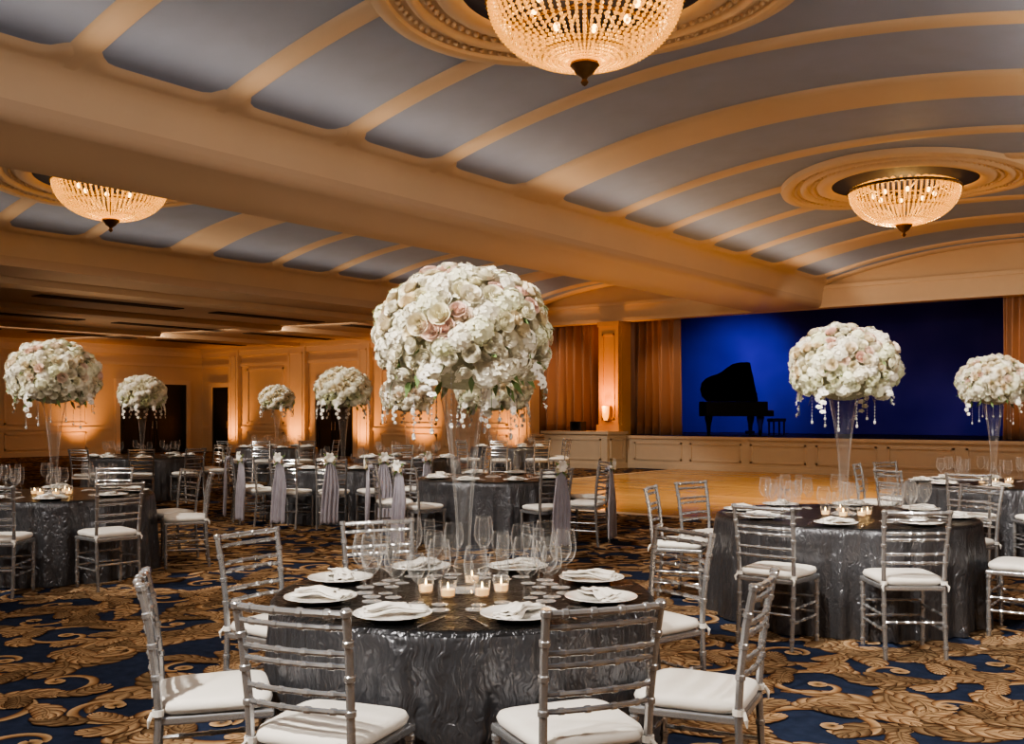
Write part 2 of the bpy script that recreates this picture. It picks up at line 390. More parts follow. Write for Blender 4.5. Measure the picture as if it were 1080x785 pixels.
bm_=MB(); bm_.bx(-.6,XR,YB,YS,ZC,ZS+.3); struct(bm_,'ceiling_right','beam',smooth=False)
bm_=MB(); bm_.bx(XL,-17.9,YB,YS,ZC,ZS+.3); struct(bm_,'ceiling_left','beam',smooth=False)
cf=MB(); ds=MB()
for x in(-19.6,-24.0,-29.0): cf.bx(x-.35,x+.35,YB,YS,ZC-.14,ZC)
struct(cf,'trim_6','plaster',smooth=False)
for x in(-21.8,-26.5,-31.5):
    for j in range(6):
        y=-3+4.6*j; ds.bx(x-.22,x+.22,y,y+3.6,ZC-.02,ZC)
struct(ds,'trim_7','slot',smooth=False)
# medallions: shallow moulded rings that follow the curve of the vault
def medallion(x,y,V,k):
    c,w,h=V; S=.94
    prof=[(2.06,-.05),(2.03,.02),(1.97,.045),(1.92,.05),(1.88,.035),(1.87,.0),(1.72,-.01),(1.70,.025),(1.67,.045),(1.64,.045),(1.62,.025),(1.60,-.01),(1.44,-.01),(1.42,.03),(1.37,.055),(1.30,.065),(1.24,.055),(1.20,.035),(1.18,.01),(1.17,-.02)]
    n=120; mb=MB(); vs=[]; kk=len(prof)
    for i in range(n):
        a=2*PI*i/n
        for r,off in prof:
            r*=S; X=x+r*math.cos(a); vs.append((X,y+r*math.sin(a),arcz(-X,c,w,h,ZS)-off-.055))
    mb.add(vs,[(i*kk+q,((i+1)%n)*kk+q,((i+1)%n)*kk+q+1,i*kk+q+1) for i in range(n) for q in range(kk-1)])
    for r,num,rr,off in((1.795*S,100,.030,.058),(1.52*S,84,.032,.058)):
        for i in range(num):
            a=2*PI*i/num; X=x+r*math.cos(a); mb.sphere((X,y+r*math.sin(a),arcz(-X,c,w,h,ZS)-off),rr,6,4)
    struct(mb,'trim_%d'%k,'plaster',ang=45)
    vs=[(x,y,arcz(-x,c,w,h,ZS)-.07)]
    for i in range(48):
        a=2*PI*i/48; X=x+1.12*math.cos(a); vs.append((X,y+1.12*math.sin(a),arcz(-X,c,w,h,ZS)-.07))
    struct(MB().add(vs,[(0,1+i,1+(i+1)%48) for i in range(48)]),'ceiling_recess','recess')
CHA=(-4.8,7.2); CHB=(-4.8,16.5); CHC=(-14.4,8.3)
medallion(*CHA,V1,8); medallion(*CHB,V1,9); medallion(*CHC,V2,10)

# walls
struct(MB().bx(XR,XR+.2,YB,YS+6.5,0,5.0),'wall_right','wall',smooth=False)
struct(MB().bx(XL-.2,XL,YB,YS,0,5.0),'wall_left','wall',smooth=False)
struct(MB().bx(XL-.2,XR+.2,YB-.2,YB,0,6),'wall_front','wall',smooth=False)
w=MB(); w.bx(XL-.2,-18.0,YS,YS+.3,0,5.0); w.bx(-18.0,XR,YS,YS+.3,ZC,6.0); struct(w,'wall_back','wall',smooth=False)
hd=MB()
for dy,z0,z1 in((.10,ZC,ZC+.10),(.05,ZC+.10,ZC+.46),(.10,ZC+.46,ZC+.56)):
    hd.bx(-18.0,XR,YS-dy,YS,z0,z1)
struct(hd,'trim_11','trim',smooth=False)
struct(MB().bx(-18.3,XR,YS,30.6,0,.9),'floor_stage','stagefloor',smooth=False)
s=MB(); s.bx(-18.5,-18.3,YS+.3,30.8,.9,5.2); s.bx(-18.3,XR,30.6,30.8,.9,5.2); s.bx(-18.5,XR,YS+.3,30.8,5.2,5.3); struct(s,'wall_stage','darkwall',smooth=False)
sf=MB(); sf.bx(-18.3,XR,YS-.06,YS,0,.9); sf.bx(-18.3,XR,YS-.12,YS+.05,.84,.92); sf.bx(-18.3,XR,YS-.10,YS,0,.14)
def frame(mb,axis,p,a0,a1,z0,z1,t=.05,d=.03,sgn=-1):
    for (b0,b1,c0,c1) in((a0,a1,z0,z0+t),(a0,a1,z1-t,z1),(a0,a0+t,z0,z1),(a1-t,a1,z0,z1)):
        q0,q1=min(p,p+sgn*d),max(p,p+sgn*d)
        if axis=='y': mb.bx(b0,b1,q0,q1,c0,c1)
        else: mb.bx(q0,q1,b0,b1,c0,c1)
x=-14.4
while x<XR-1.8:
    frame(sf,'y',YS-.06,x,x+1.5,.24,.74); x+=1.75
struct(sf,'trim_12','stagewhite',smooth=False)
pr=MB(); pr.bx(-16.8,-14.65,YS-1.1,YS-.12,0,.96); pr.bx(-16.88,-14.57,YS-1.18,YS-.12,.96,1.04); pr.bx(-16.85,-14.6,YS-1.15,YS-.12,0,.14)
frame(pr,'y',YS-1.1,-16.6,-14.85,.24,.84); frame(pr,'x',-14.65,YS-.95,YS-.25,.24,.84,sgn=1)
struct(pr,'trim_13','stagewhite',smooth=False)
st=MB()
for i in range(4): st.bx(-18.1,-16.95,YS-1.15+.26*i,YS-.1,.2*i,.2*(i+1))
struct(st,'trim_14','stagewhite',smooth=False)
def pilaster(mb,x0,x1,y,z0,z1,d=.18):
    mb.bx(x0,x1,y-d,y,z0,z1)
    mb.bx(x0-.05,x1+.05,y-d-.05,y,z0,z0+.3); mb.bx(x0-.03,x1+.03,y-d-.03,y,z1-.14,z1)
    frame(mb,'y',y-d,x0+.12,x1-.12,z0+.45,z1-.35,.05,.025)
cm=MB(); cm.bx(-15.5,-14.8,YS-.1,YS+.4,.92,ZC)
pilaster(cm,-15.48,-14.82,YS-.1,.92,ZC,.15); struct(cm,'trim_15','column',smooth=False)
sc=thing('wall_sconce','small glowing amber sconce low on the lit stage column','lamp',(-15.15,YS-.25,1.55))
MB().bx(-.11,.11,-.03,0,-.25,.22).build('backplate','bronze',sc,smooth=False)
MB().lathe([(.05,-.21),(.09,-.09),(.11,.20),(.10,.20),(.08,-.09),(.04,-.21)],16,(0,-.15,0)).build('shade','sconce',sc)
MB().tube([(0,-.02,-.15),(0,-.15,-.21)],.015).build('arm','bronze',sc)
# back wall + left wall mouldings, pilasters
pw=MB()
for a,b in((-33.0,-32.4),(-29.4,-28.4),(-25.6,-25.0),(-21.6,-21.0),(-18.6,-18.0)): pilaster(pw,a,b,YS,0,ZC,.18)
for a,b in((-32.2,-29.6),(-24.8,-21.8),(-20.8,-18.8)):
    frame(pw,'y',YS,a+.2,b-.2,1.15,3.3,.07,.04); frame(pw,'y',YS,a+.2,b-.2,.25,.85,.06,.04)
pw.bx(XL,-18,YS-.05,YS,.95,1.05); pw.bx(XL,-18,YS-.06,YS,0,.18)
pw.bx(XL,-18,YS-.12,YS,ZC-.35,ZC-.16); pw.bx(XL,-18,YS-.2,YS,ZC-.16,ZC)
pw.bx(XL,-18,YS-.06,YS,3.4,3.52)
struct(pw,'trim_16','trim',smooth=False)
lw=MB()
for y0 in (-2,1.6,5.2,8.8,12.4,16.2):
    frame(lw,'x',XL,y0,y0+3.0,1.15,3.3,.07,.04,1); frame(lw,'x',XL,y0,y0+3.0,.25,.85,.06,.04,1)
lw.bx(XL,XL+.05,YB,20.2,.95,1.05); lw.bx(XL,XL+.06,YB,20.2,0,.18); lw.bx(XL,XL+.12,YB,YS,ZC-.35,ZC-.16); lw.bx(XL,XL+.2,YB,YS,ZC-.16,ZC); lw.bx(XL,XL+.06,YB,YS,3.4,3.52)
struct(lw,'trim_17','trim',smooth=False)
def door_pair(k,axis,p,a0,a1,zt,sgn,leaves=2):
    fr=MB()
    t=.18
    for (b0,b1,z0,z1) in((a0-t,a0,0,zt+t),(a1,a1+t,0,zt+t),(a0,a1,zt,zt+t)):
        q0,q1=min(p,p+sgn*.12),max(p,p+sgn*.12)
        if axis=='y': fr.bx(b0,b1,q0,q1,z0,z1)
        else: fr.bx(q0,q1,b0,b1,z0,z1)
    root=struct(fr,'door_%d'%k,'trim',smooth=False)
    wd=(a1-a0)/leaves
    for i in range(leaves):
        lf=MB(); b0=a0+wd*i+.01; b1=a0+wd*(i+1)-.01
        q0,q1=min(p,p+sgn*.07),max(p,p+sgn*.07)
        if axis=='y': lf.bx(b0,b1,q0,q1,.01,zt)
        else: lf.bx(q0,q1,b0,b1,.01,zt)
        frame(lf,axis,p+sgn*.07,b0+.12,b1-.12,.2,1.0,.06,.02,sgn); frame(lf,axis,p+sgn*.07,b0+.12,b1-.12,1.15,zt-.15,.06,.02,sgn)
        d=lf.build('door_leaf','doordark',root,smooth=False)
        hx=b1-.08 if i==0 else b0+.08
        hm=MB(); q=p+sgn*.12
        if axis=='y': hm.tube([(hx,q,.95),(hx,q,1.25)],.015); hm.tube([(hx,p+sgn*.07,1.0),(hx,q,1.0)],.01); hm.tube([(hx,p+sgn*.07,1.2),(hx,q,1.2)],.01)
        else: hm.tube([(q,hx,.95),(q,hx,1.25)],.015); hm.tube([(p+sgn*.07,hx,1.0),(q,hx,1.0)],.01); hm.tube([(p+sgn*.07,hx,1.2),(q,hx,1.2)],.01)
        hm.build('handle','steel',d)
door_pair(1,'x',XL,20.5,23.4,2.7,1); door_pair(2,'y',YS,-34.2,-33.1,2.6,-1,1); door_pair(3,'y',YS,-27.9,-25.9,2.5,-1,2)

def curtain(x0,x1,y,z0,z1,label,seed):
    rnd=random.Random(seed); w_=x1-x0; n=int(w_*60); rows=12; mb=MB(); vs=[]
    ph=[0.0]; wl=.34
    for i in range(n):
        if i%20==0: wl=rnd.uniform(.22,.42)
        ph.append(ph[-1]+2*PI/(wl*60))
    for j in range(rows+1):
        q=j/rows; z=z0+(z1-z0)*q
        for i in range(n+1):
            xx=x0+w_*i/n; am=.11*(1-.45*q)
            p=ph[i]+.35*math.sin(q*3+i*.05)
            vs.append((xx+.02*math.sin(p*2)*(1-q),y+am*math.sin(p)+.025*math.sin(p*.37+q*2),z))
    fs=[(j*(n+1)+i,j*(n+1)+i+1,(j+1)*(n+1)+i+1,(j+1)*(n+1)+i) for j in range(rows) for i in range(n)]
    mb.add(vs,fs); o=mb.build('stage_curtain','curtain',ang=80)
    sm=o.modifiers.new('Solid','SOLIDIFY'); sm.thickness=.015
    return tag(o,label,'curtain')
curtain(-18.25,-15.55,YS+.5,.93,ZC+.4,'copper brown satin stage curtain left of the lit column',1)
curtain(-15.4,-13.4,YS+.75,.93,ZC+.4,'copper brown satin stage curtain between lit column and blue backdrop',2)
curtain(-5.0,-2.2,YS+.55,.93,ZC+.4,'copper brown satin stage curtain at the right edge beside the blue backdrop',3)
bd=MB().bx(-18.2,XR-.05,30.2,30.25,.91,5.1); tag(bd.build('stage_backdrop','backdrop',smooth=False),'deep blue lit backdrop across the back of the stage behind the piano','backdrop')

# ------------------------------------------------------------------ piano
def piano(loc,rz):
    t=thing('grand_piano','black grand piano with raised lid standing on the stage','piano',loc,rz)
    ol=[(.92,-.74),(.92,.74),(.56,.76),(.33,.75),(.10,.68),(-.08,.54),(-.25,.38),(-.42,.27),(-.60,.20),(-.77,.10),(-.90,-.06),(-.97,-.30),(-.95,-.55),(-.84,-.74)]
    MB().prism(ol,.56,.98).build('body','black',t,smooth=False,bev=.012)
    lid=[(x if x<.7 else .63,y) for x,y in ol]
    lb=MB().prism(lid,0,.04); R=Matrix.Translation((0,-.74,.985))@Matrix.Rotation(math.radians(50),4,'X')@Matrix.Translation((0,.74,0))
    MB().merge(lb,R).build('lid','black',t,smooth=False)
    MB().tube([(.35,.66,.98),(.35,.18,2.04)],.014).build('lid_prop','black',t)
    for x,y in((.74,-.58),(.74,.58),(-.69,-.3)):
        MB().lathe([(.001,0),(.035,0),(.04,.05),(.05,.08),(.06,.28),(.10,.46),(.11,.52),(.10,.57),(.001,.57)],12,(x,y,0)).build('leg','black',t)
    MB().bx(.92,1.10,-.7,.7,.56,.72).build('keyboard_bed','black',t,smooth=False)
    k=MB()
    for i in range(52): k.bx(.94,1.08,-.66+i*1.32/52+.001,-.66+(i+1)*1.32/52-.001,.72,.735)
    k.build('keyboard','ivorykeys',t,smooth=False)
    MB().box((.70,0,1.10),(.02,.7,.26)).build('music_stand','black',t,smooth=False)
    ly=MB(); ly.tube([(.55,-.07,.58),(.57,-.05,.12)],.018); ly.tube([(.55,.07,.58),(.57,.05,.12)],.018); ly.bx(.48,.69,-.14,.14,.04,.13); ly.build('pedal_lyre','black',t)
    return t
pp=PX(770,29.0,.9); piano(pp,TH)
bp_=PX(819,29.0,.9)
b=thing('piano_bench','black piano bench on the stage right of the piano','bench',bp_,TH)
MB().box((0,0,.45),(.40,.62,.09)).build('seat','black',b,smooth=False,bev=.02)
for sx in(-.15,.15):
    for sy in(-.26,.26): MB().tube([(sx,sy,0),(sx,sy,.42)],[.022,.03]).build('leg','black',b)
sp_=thing('stage_monitor_speaker','small black speaker on the cream pier beside the lit column','speaker',(-15.9,YS-.65,1.04),0)
MB().prism([(-.19,-.18),(.19,-.18),(.19,.12),(-.19,.12)],0,.27).build('cabinet','blackmatte',sp_,smooth=False,bev=.02)
MB().lathe([(.001,0),(.10,0),(.12,.012)],20,(0,0,0)).build('driver_cone','black',sp_).matrix_local=Matrix.Translation((0,-.183,.135))@Matrix.Rotation(PI/2,4,'X')

# ------------------------------------------------------------------ chandeliers
CR=.84
def bead_mesh():
    mb=MB(); n=26; pts=[]
    for i in range(n):
        t=i/(n-1); a=t*PI/2*.96
        r=CR*max(0,math.cos(a))**.85; z=-.56*math.sin(a); pts.append((r,0,z))
        mb.sphere((r,0,z),.0205*(1-.55*t)+.003,6,4)
    mb.tube(pts,.003,4); return mb
def inner_mesh():
    mb=MB(); pts=[]
    for i in range(9):
        t=i/8; p=(CR-.30*t,0,.02+.06*t+.03*math.sin(t*PI)); pts.append(p); mb.sphere(p,.016,6,4)
    mb.tube(pts,.003,4); return mb
BEAD={}
def inst(key,fn,t):
    if key not in BEAD: BEAD[key]=fn(); return BEAD[key]
    x=BEAD[key].copy(); COL.objects.link(x); x.parent=t; return x
def chandelier(c,zr,zc,label):
    t=thing('chandelier',label,'chandelier',(c[0],c[1],zr),0,'crystal bowl chandeliers')
    R=CR
    rim=MB().lathe([(R-.01,.015),(R-.01,-.025),(R+.025,-.025),(R+.035,-.005),(R+.025,.015),(R-.01,.015)],64)
    for i in range(60):
        a=2*PI*i/60; rim.sphere(((R+.028)*math.cos(a),(R+.028)*math.sin(a),-.025),.014,6,4)
    rim.build('rim','bronze',t)
    for q,zz in((.64,-.33),(.37,-.485)):
        MB().lathe([(q-.010,zz+.008),(q-.010,zz-.008),(q+.010,zz-.008),(q+.010,zz+.008),(q-.010,zz+.008)],48).build('hoop','bronze',t)
    MB().lathe([(.001,-.76),(.02,-.75),(.035,-.725),(.02,-.70),(.03,-.68),(.075,-.65),(.10,-.61),(.13,-.58),(.12,-.545),(.001,-.545)],20).build('finial','bronze',t)
    MB().tube([(0,0,-.56),(0,0,zc-zr)],.015).build('rod','bronze',t)
    arms=MB()
    for i in range(6):
        a=2*PI*i/6; arms.tube([(0,0,.0),(.42*math.cos(a),.42*math.sin(a),-.05),(R*math.cos(a),R*math.sin(a),0)],.012,6)
    arms.build('spoke_frame','bronze',t)
    for i in range(64):
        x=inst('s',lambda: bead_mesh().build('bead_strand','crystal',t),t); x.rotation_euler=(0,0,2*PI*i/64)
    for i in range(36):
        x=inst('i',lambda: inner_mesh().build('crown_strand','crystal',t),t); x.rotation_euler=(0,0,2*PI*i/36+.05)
    for i in range(8):
        a=2*PI*(i+.5)/8
        x=inst('b',lambda: MB().sphere((0,0,0),.032,10,8,1.3).build('bulb','bulb',t),t); x.location=(.46*math.cos(a),.46*math.sin(a),-.08)
    return t
ZR=5.15
chandelier(CHA,ZR,arcz(4.8,*V1,ZS)-.07,'largest crystal bowl chandelier at the top of the picture')
chandelier(CHB,ZR,arcz(4.8,*V1,ZS)-.07,'crystal bowl chandelier hanging toward the stage at right')
chandelier(CHC,ZR-.03,arcz(14.4,*V2,ZS)-.07,'crystal bowl chandelier in the left vault beyond the beam')

# ------------------------------------------------------------------ chair prototypes
def bamboo(mb,pts,r,rings,n=8):
    pts=[Vector(p) for p in pts]; L=[0]
    for a,b in zip(pts,pts[1:]): L.append(L[-1]+(b-a).length)
    T=L[-1]
    def at(s):
        for i in range(len(pts)-1):
            if s<=L[i+1]+1e-9:
                k=(s-L[i])/(L[i+1]-L[i]); return pts[i].lerp(pts[i+1],k)
        return pts[-1]
    ss=set([0,T]+L)
    for q in rings:
        c=q*T
        for d in(-.012,-.008,-.003,.003,.008,.012):
            if 0<c+d<T: ss.add(c+d)
    ss=sorted(ss); P=[];R=[]
    for s in ss:
        P.append(at(s)); rr=r
        for q in rings:
            if abs(s-q*T)<.0085: rr=r*1.3
        R.append(rr)
    mb.tube(P,R,n); return mb
def post_pts(sx): return [(sx*.185,-.225,0),(sx*.185,-.20,.25),(sx*.185,-.19,.46),(sx*.188,-.20,.62),(sx*.194,-.22,.78),(sx*.20,-.25,.93)]
def rail_pts(z):
    def py(z):
        P=post_pts(1)
        for a,b in zip(P,P[1:]):
            if a[2]<=z<=b[2]:
                k=(z-a[2])/(b[2]-a[2]); return a[0]+k*(b[0]-a[0]),a[1]+k*(b[1]-a[1])
    x,y=py(z); return [(x*t,y-.022*(1-t*t),z) for t in(-1,-.6,-.2,.2,.6,1)]
RAILS=(.912,.868,.785,.745,.655,.60)
STR=[((-.19,.187,.20),(.19,.187,.20)),((-.19,.187,.30),(.19,.187,.30)),((-.19,.187,.18),(-.185,-.208,.18)),((.19,.187,.18),(.185,-.208,.18)),((-.19,.187,.27),(-.185,-.20,.27)),((.19,.187,.27),(.185,-.20,.27)),((-.185,-.205,.23),(.185,-.205,.23))]
def seat_mb(): return MB().prism([(-.19,-.205),(.19,-.205),(.21,.205),(-.21,.205)],.425,.455)
def cushion_mb():
    mb=MB(); n=40; prof=[(.0,.0),(.9,.0),(1.0,.012),(1.03,.028),(.99,.046),(.85,.055),(.5,.062),(.0,.064)]
    vs=[];k=len(prof)
    for i in range(n):
        a=2*PI*i/n; c,s=math.cos(a),math.sin(a); e=.35
        x=.2*math.copysign(abs(c)**e,c); y=.2*math.copysign(abs(s)**e,s); x*=(1+.05*y/.2)
        for q,z in prof: vs.append((x*max(q,.001),y*max(q,.001),.456+z))
    fs=[(i*k+q,((i+1)%n)*k+q,((i+1)%n)*k+q+1,i*k+q+1) for i in range(n) for q in range(k-1)]
    return mb.add(vs,fs)
def tie_mb(s):
    mb=MB(); x=s*.185
    mb.lathe([(.017,.0),(.021,.0),(.021,.022),(.017,.022),(.017,0)],10,(x,-.192,.462))
    mb.tube([(x,-.212,.475),(x+s*.018,-.222,.452),(x+s*.012,-.225,.425)],[.006,.008,.003],6); return mb
def chair_near():
    t=thing('chiavari_chair','proto','chair')
    seat_mb().build('seat_frame','silver',t,smooth=False,bev=.008)
    cushion_mb().build('cushion','cushion',t,ang=60)
    for s in(-1,1):
        bamboo(MB(),[(s*.193,.187,0),(s*.193,.187,.43)],.0145,(.1,.3,.55,.75,.95)).build('leg','silver',t)
        bamboo(MB(),post_pts(s),.0145,(.08,.22,.36,.5,.64,.76,.88,.985)).build('back_post','silver',t)
        tie_mb(s).build('cushion_tie','cushion',t)
    for z in RAILS: bamboo(MB(),rail_pts(z),.0098 if z<.9 else .0125,(.15,.38,.62,.85)).build('back_rail','silver',t)
    for a,b in STR: bamboo(MB(),[a,b],.0092,(.2,.5,.8),6).build('stretcher','silver',t)
    return t
def chair_far():
    t=thing('chiavari_chair','proto','chair')
    f=MB(); f.merge(seat_mb())
    for s in(-1,1): f.tube([(s*.193,.187,0),(s*.193,.187,.43)],.016,6); f.tube(post_pts(s),.016,6)
    for a,b in STR: f.tube([a,b],.010,5)
    f.build('frame','silver',t); cushion_mb().build('cushion','cushion',t,ang=60)
    r=MB()
    for z in RAILS: r.tube(rail_pts(z),.0115,5)
    r.build('backrest','silver',t); return t
PN=chair_near(); PF=chair_far()
used={'n':False,'f':False}
HOUR=['twelve','one','two','three','four','five','six','seven','eight','nine','ten','eleven']
def hour(a): return HOUR[int(round(((90-a)/30)%12))%12]+" o'clock"
def half(a):
    q=int(round((((90-a)/30)%12)*2))%24; return ('half past ' if q%2 else '')+HOUR[q//2]+('' if q%2 else " o'clock")
def facing(a):
    d=-dirw(a); return math.atan2(d.y,d.x)-PI/2
def put_chair(ctr,R,a,desc,near,extra='',rad=.30,hf=hour,twist=0):
    p=ctr+dirw(a)*(R+rad); p.z=0; rz=facing(a)+math.radians(twist)
    lab='silver chair%s at %s of %s'%(extra,hf(a),desc)
    key='n' if near else 'f'; src=PN if near else PF
    if not used[key]:
        used[key]=True; src.location=p; src.rotation_euler=(0,0,rz); src['label']=lab; src['group']='silver chairs around '+desc; return src
    return dup(src,p,rz,lab,'silver chairs around '+desc)

# ------------------------------------------------------------------ flowers (shared)
def rose_mb(R=.052,seed=0,q=4):
    rnd=random.Random(seed); mb=MB()
    layers=[(2,.16,1.05,.15),(3,.34,1.05,.2),(4,.56,1.0,.3),(5,.8,.90,.4),(6,1.0,.76,.6)]
    for n,rad,h,curl in layers:
        off=rnd.uniform(0,6.28)
        for i in range(n):
            a0=off+2*PI*i/n+rnd.uniform(-.12,.12); half_=PI/n*1.35; vs=[]
            for j in range(q+1):
                t=j/q
                for k in range(q+1):
                    s=-1+2*k/q
                    rr=R*rad*(.34+.66*t**.48)*(1+.06*s); z=R*1.05*h*t*(1-.18*s*s*t)
                    if t>.8: rr*=1+.10*curl; z-=R*.10*curl*(1-.3*s*s)
                    vs.append((rr*math.cos(a0+s*half_),rr*math.sin(a0+s*half_),z-.25*R))
            mb.add(vs,[(j*(q+1)+k,j*(q+1)+k+1,(j+1)*(q+1)+k+1,(j+1)*(q+1)+k) for j in range(q) for k in range(q)])
    return mb
def frameq(n,rot): return n.to_track_quat('Z','Y')@Quaternion((0,0,1),rot)

# ------------------------------------------------------------------ sash
def sash_proto():
    t=thing('chair_sash','proto','sash')
    mb=MB(); rows=22; cols=28; vs=[]
    for j in range(rows+1):
        f=j/rows; z=.915-.82*f; y=-.300-.015*f
        wd=.035+.070*min(1,f*2.2)**.7+.012*f
        for i in range(cols+1):
            s=-1+2*i/cols; am=.020*(.35+.65*min(1,f*2))
            vs.append((s*wd+.010*math.sin(f*5),y-.012-am*(math.sin(s*13+f*1.2)*.8+.3*math.sin(s*5+f*3)),z+.012*math.sin(s*8)*f))
    mb.add(vs,[(j*(cols+1)+i,j*(cols+1)+i+1,(j+1)*(cols+1)+i+1,(j+1)*(cols+1)+i) for j in range(rows) for i in range(cols)])
    o=mb.build('ribbon','sash',t,ang=80); o.modifiers.new('S','SOLIDIFY').thickness=.005
    MB().sphere((0,-.29,.895),.044,12,8,.75).build('knot','sash',t)
    fl=MB()
    for i in range(6):
        a=2*PI*i/6; c,s=math.cos(a),math.sin(a); vs=[]
        for q,(r,h) in enumerate([(0,0),(.025,.022),(.052,.036),(.074,.024)]):
            w_=[.004,.020,.024,.002][q]
            vs+=[(c*r-s*w_,-.325-h,.955+s*r+c*w_),(c*r+s*w_,-.325-h,.955+s*r-c*w_)]
        fl.add(vs,[(0,1,3,2),(2,3,5,4),(4,5,7,6)])
    fl.build('lily','orchid',t,ang=80)
    for dx,dz,k in((-.05,-.045,.62),(.045,-.055,.54)):
        rb=MB().merge(rose_mb(.048,3,3),Matrix.Translation((dx,-.335,.955+dz))@frameq(Vector((dx*4,-1,.3)).normalized(),dx*20).to_matrix().to_4x4()@Matrix.Scale(k,4)); rb.build('rose','rose',t,ang=80)
    for a in(.5,2.4,4.0,5.4):
        MB().add([(0,-.32,.93),(.05*math.cos(a)-.02*math.sin(a),-.33,.93+.05*math.sin(a)+.02*math.cos(a)),(.12*math.cos(a),-.335,.93+.12*math.sin(a)),(.05*math.cos(a)+.02*math.sin(a),-.33,.93+.05*math.sin(a)-.02*math.cos(a))],[(0,1,2,3)]).build('leaf','green',t)
    return t
PS=sash_proto(); sash_used=[False]
def put_sash(ch,label,group):
    if not sash_used[0]:
        sash_used[0]=True; PS.location=ch.location; PS.rotation_euler=ch.rotation_euler; PS['label']=label; PS['group']=group
    else: dup(PS,ch.location,ch.rotation_euler[2],label,group)

# ------------------------------------------------------------------ tables
def cloth(R,seed):
    rnd=random.Random(seed); n=320; mb=MB(); vs=[]
    ph=[rnd.uniform(0,6.28) for _ in range(6)]
    rows=[('t',r) for r in (.001,.3,.6,.85,.97)]+[('e',0),('e',1)]+[('s',i/18) for i in range(19)]
    for kind,q in rows:
        for i in range(n):
            a=2*PI*i/n
            if kind=='t': r=R*q; z=.75
            elif kind=='e': r=R*(.99 if q==0 else 1.0); z=.749 if q==0 else .742
            else:
                z=.73-q*.722
                fold=.5*math.sin(a*11+ph[0]+.6*math.sin(a*3+ph[1])+.4*q)+.42*math.sin(a*19+ph[2]+.8*q)+.3*math.sin(a*7+ph[3])+.30*math.sin(a*34+ph[4]+1.5*q)+.16*math.sin(a*57+ph[5]-1.2*q)
                r=R+.010+.035*q+.042*q**.5*fold
            vs.append((r*math.cos(a),r*math.sin(a),z))
    m=len(rows)
    fs=[(j*n+i,(j+1)*n+i,(j+1)*n+(i+1)%n,j*n+(i+1)%n) for j in range(m-1) for i in range(n)]
    fs.append(tuple(range(n)))
    return mb.add(vs,fs)
def table(ctr,R,desc,seed,label):
    t=thing('banquet_table',label,'table',(ctr.x,ctr.y,0),0,'round banquet tables')
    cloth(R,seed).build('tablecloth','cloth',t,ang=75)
    MB().lathe([(.001,.70),(R-.02,.70),(R-.02,.74),(.001,.74)],48).build('tabletop','wood',t)
    for sx in(-1,1):
        for sy in(-1,1): MB().tube([(sx*R*.45,sy*R*.45,0),(sx*R*.45,sy*R*.45,.70)],.018).build('leg','steel',t)
    return t

PROTO={}
def put(key,fn,loc,rz,label,group):
    if key not in PROTO: PROTO[key]=[fn(),False]
    pr_=PROTO[key]
    if not pr_[1]:
        pr_[1]=True; o=pr_[0]; o.location=loc; o.rotation_euler=(0,0,rz); o['label']=label; o['group']=group; return o
    return dup(pr_[0],loc,rz,label,group)
def mk_plate():
    return tag(MB().lathe([(.001,.002),(.075,.002),(.08,.0),(.088,.004),(.10,.010),(.145,.019),(.15,.021),(.149,.024),(.10,.015),(.085,.008),(.001,.008)],40).build('dinner_plate','china',ang=60),'p','plate')
def mk_napkin():
    mb=MB(); nx,ny=14,8
    def sheet(z0,sx,sy,ox,oy,ph,rot):
        vs=[]
        for j in range(ny+1):
            for i in range(nx+1):
                u=-1+2*i/nx; v=-1+2*j/ny
                x=u*sx; y=v*sy*(1-.35*math.exp(-(u*2.2)**2)); z=z0+.010*math.exp(-(u*2.4)**2)+.004*math.sin(v*6+ph+u*2)
                c,s=math.cos(rot),math.sin(rot)
                vs.append((c*x-s*y+ox,s*x+c*y+oy,z))
        mb.add(vs,[(j*(nx+1)+i,j*(nx+1)+i+1,(j+1)*(nx+1)+i+1,(j+1)*(nx+1)+i) for j in range(ny) for i in range(nx)])
    sheet(.030,.125,.05,0,0,0,.25); sheet(.040,.12,.042,.008,.006,1.4,.12); sheet(.050,.085,.036,-.02,.0,2.2,.4)
    o=mb.build('folded_napkin','napkin',ang=80); o.modifiers.new('S','SOLIDIFY').thickness=.006
    return tag(o,'n','napkin')
def mk_fork():
    mb=MB(); mb.bx(-.004,.004,-.10,.03,.001,.005); mb.bx(-.006,.006,-.10,-.06,.001,.006); mb.bx(-.011,.011,.03,.05,.002,.006)
    for k in range(4): x=-.0095+k*.0063; mb.bx(x-.0016,x+.0016,.05,.095,.002,.006)
    return tag(mb.build('fork','steel',smooth=False),'f','fork')
def mk_knife():
    mb=MB(); mb.bx(-.006,.006,-.11,-.01,.001,.007); mb.prism([(-.006,-.01),(.006,-.01),(.009,.05),(.006,.10),(-.004,.115),(-.006,.05)],.002,.005)
    return tag(mb.build('knife','steel',smooth=False),'k','knife')
def gl(prof,name,k=1.0,kr=1.0):
    return tag(MB().lathe([(r*kr,z*k) for r,z in prof],24).build(name,'glass',ang=50),'g','glass')
GOB=[(.001,.003),(.036,.001),(.037,.003),(.012,.008),(.0045,.018),(.004,.075),(.008,.083),(.022,.092),(.036,.112),(.041,.135),(.039,.165),(.035,.185),(.0330,.185),(.035,.18)]
WIN=[(.001,.003),(.038,.001),(.039,.003),(.012,.008),(.0042,.02),(.0038,.10),(.008,.108),(.025,.118),(.040,.140),(.045,.165),(.042,.20),(.035,.235),(.0330,.235),(.0345,.23)]
FLU=[(.001,.003),(.032,.001),(.033,.003),(.010,.008),(.0042,.02),(.0038,.09),(.008,.10),(.016,.115),(.024,.15),(.026,.19),(.022,.245),(.0205,.245),(.0218,.24)]
def mk_goblet(): return gl(GOB,'water_goblet',1.15,1.04)
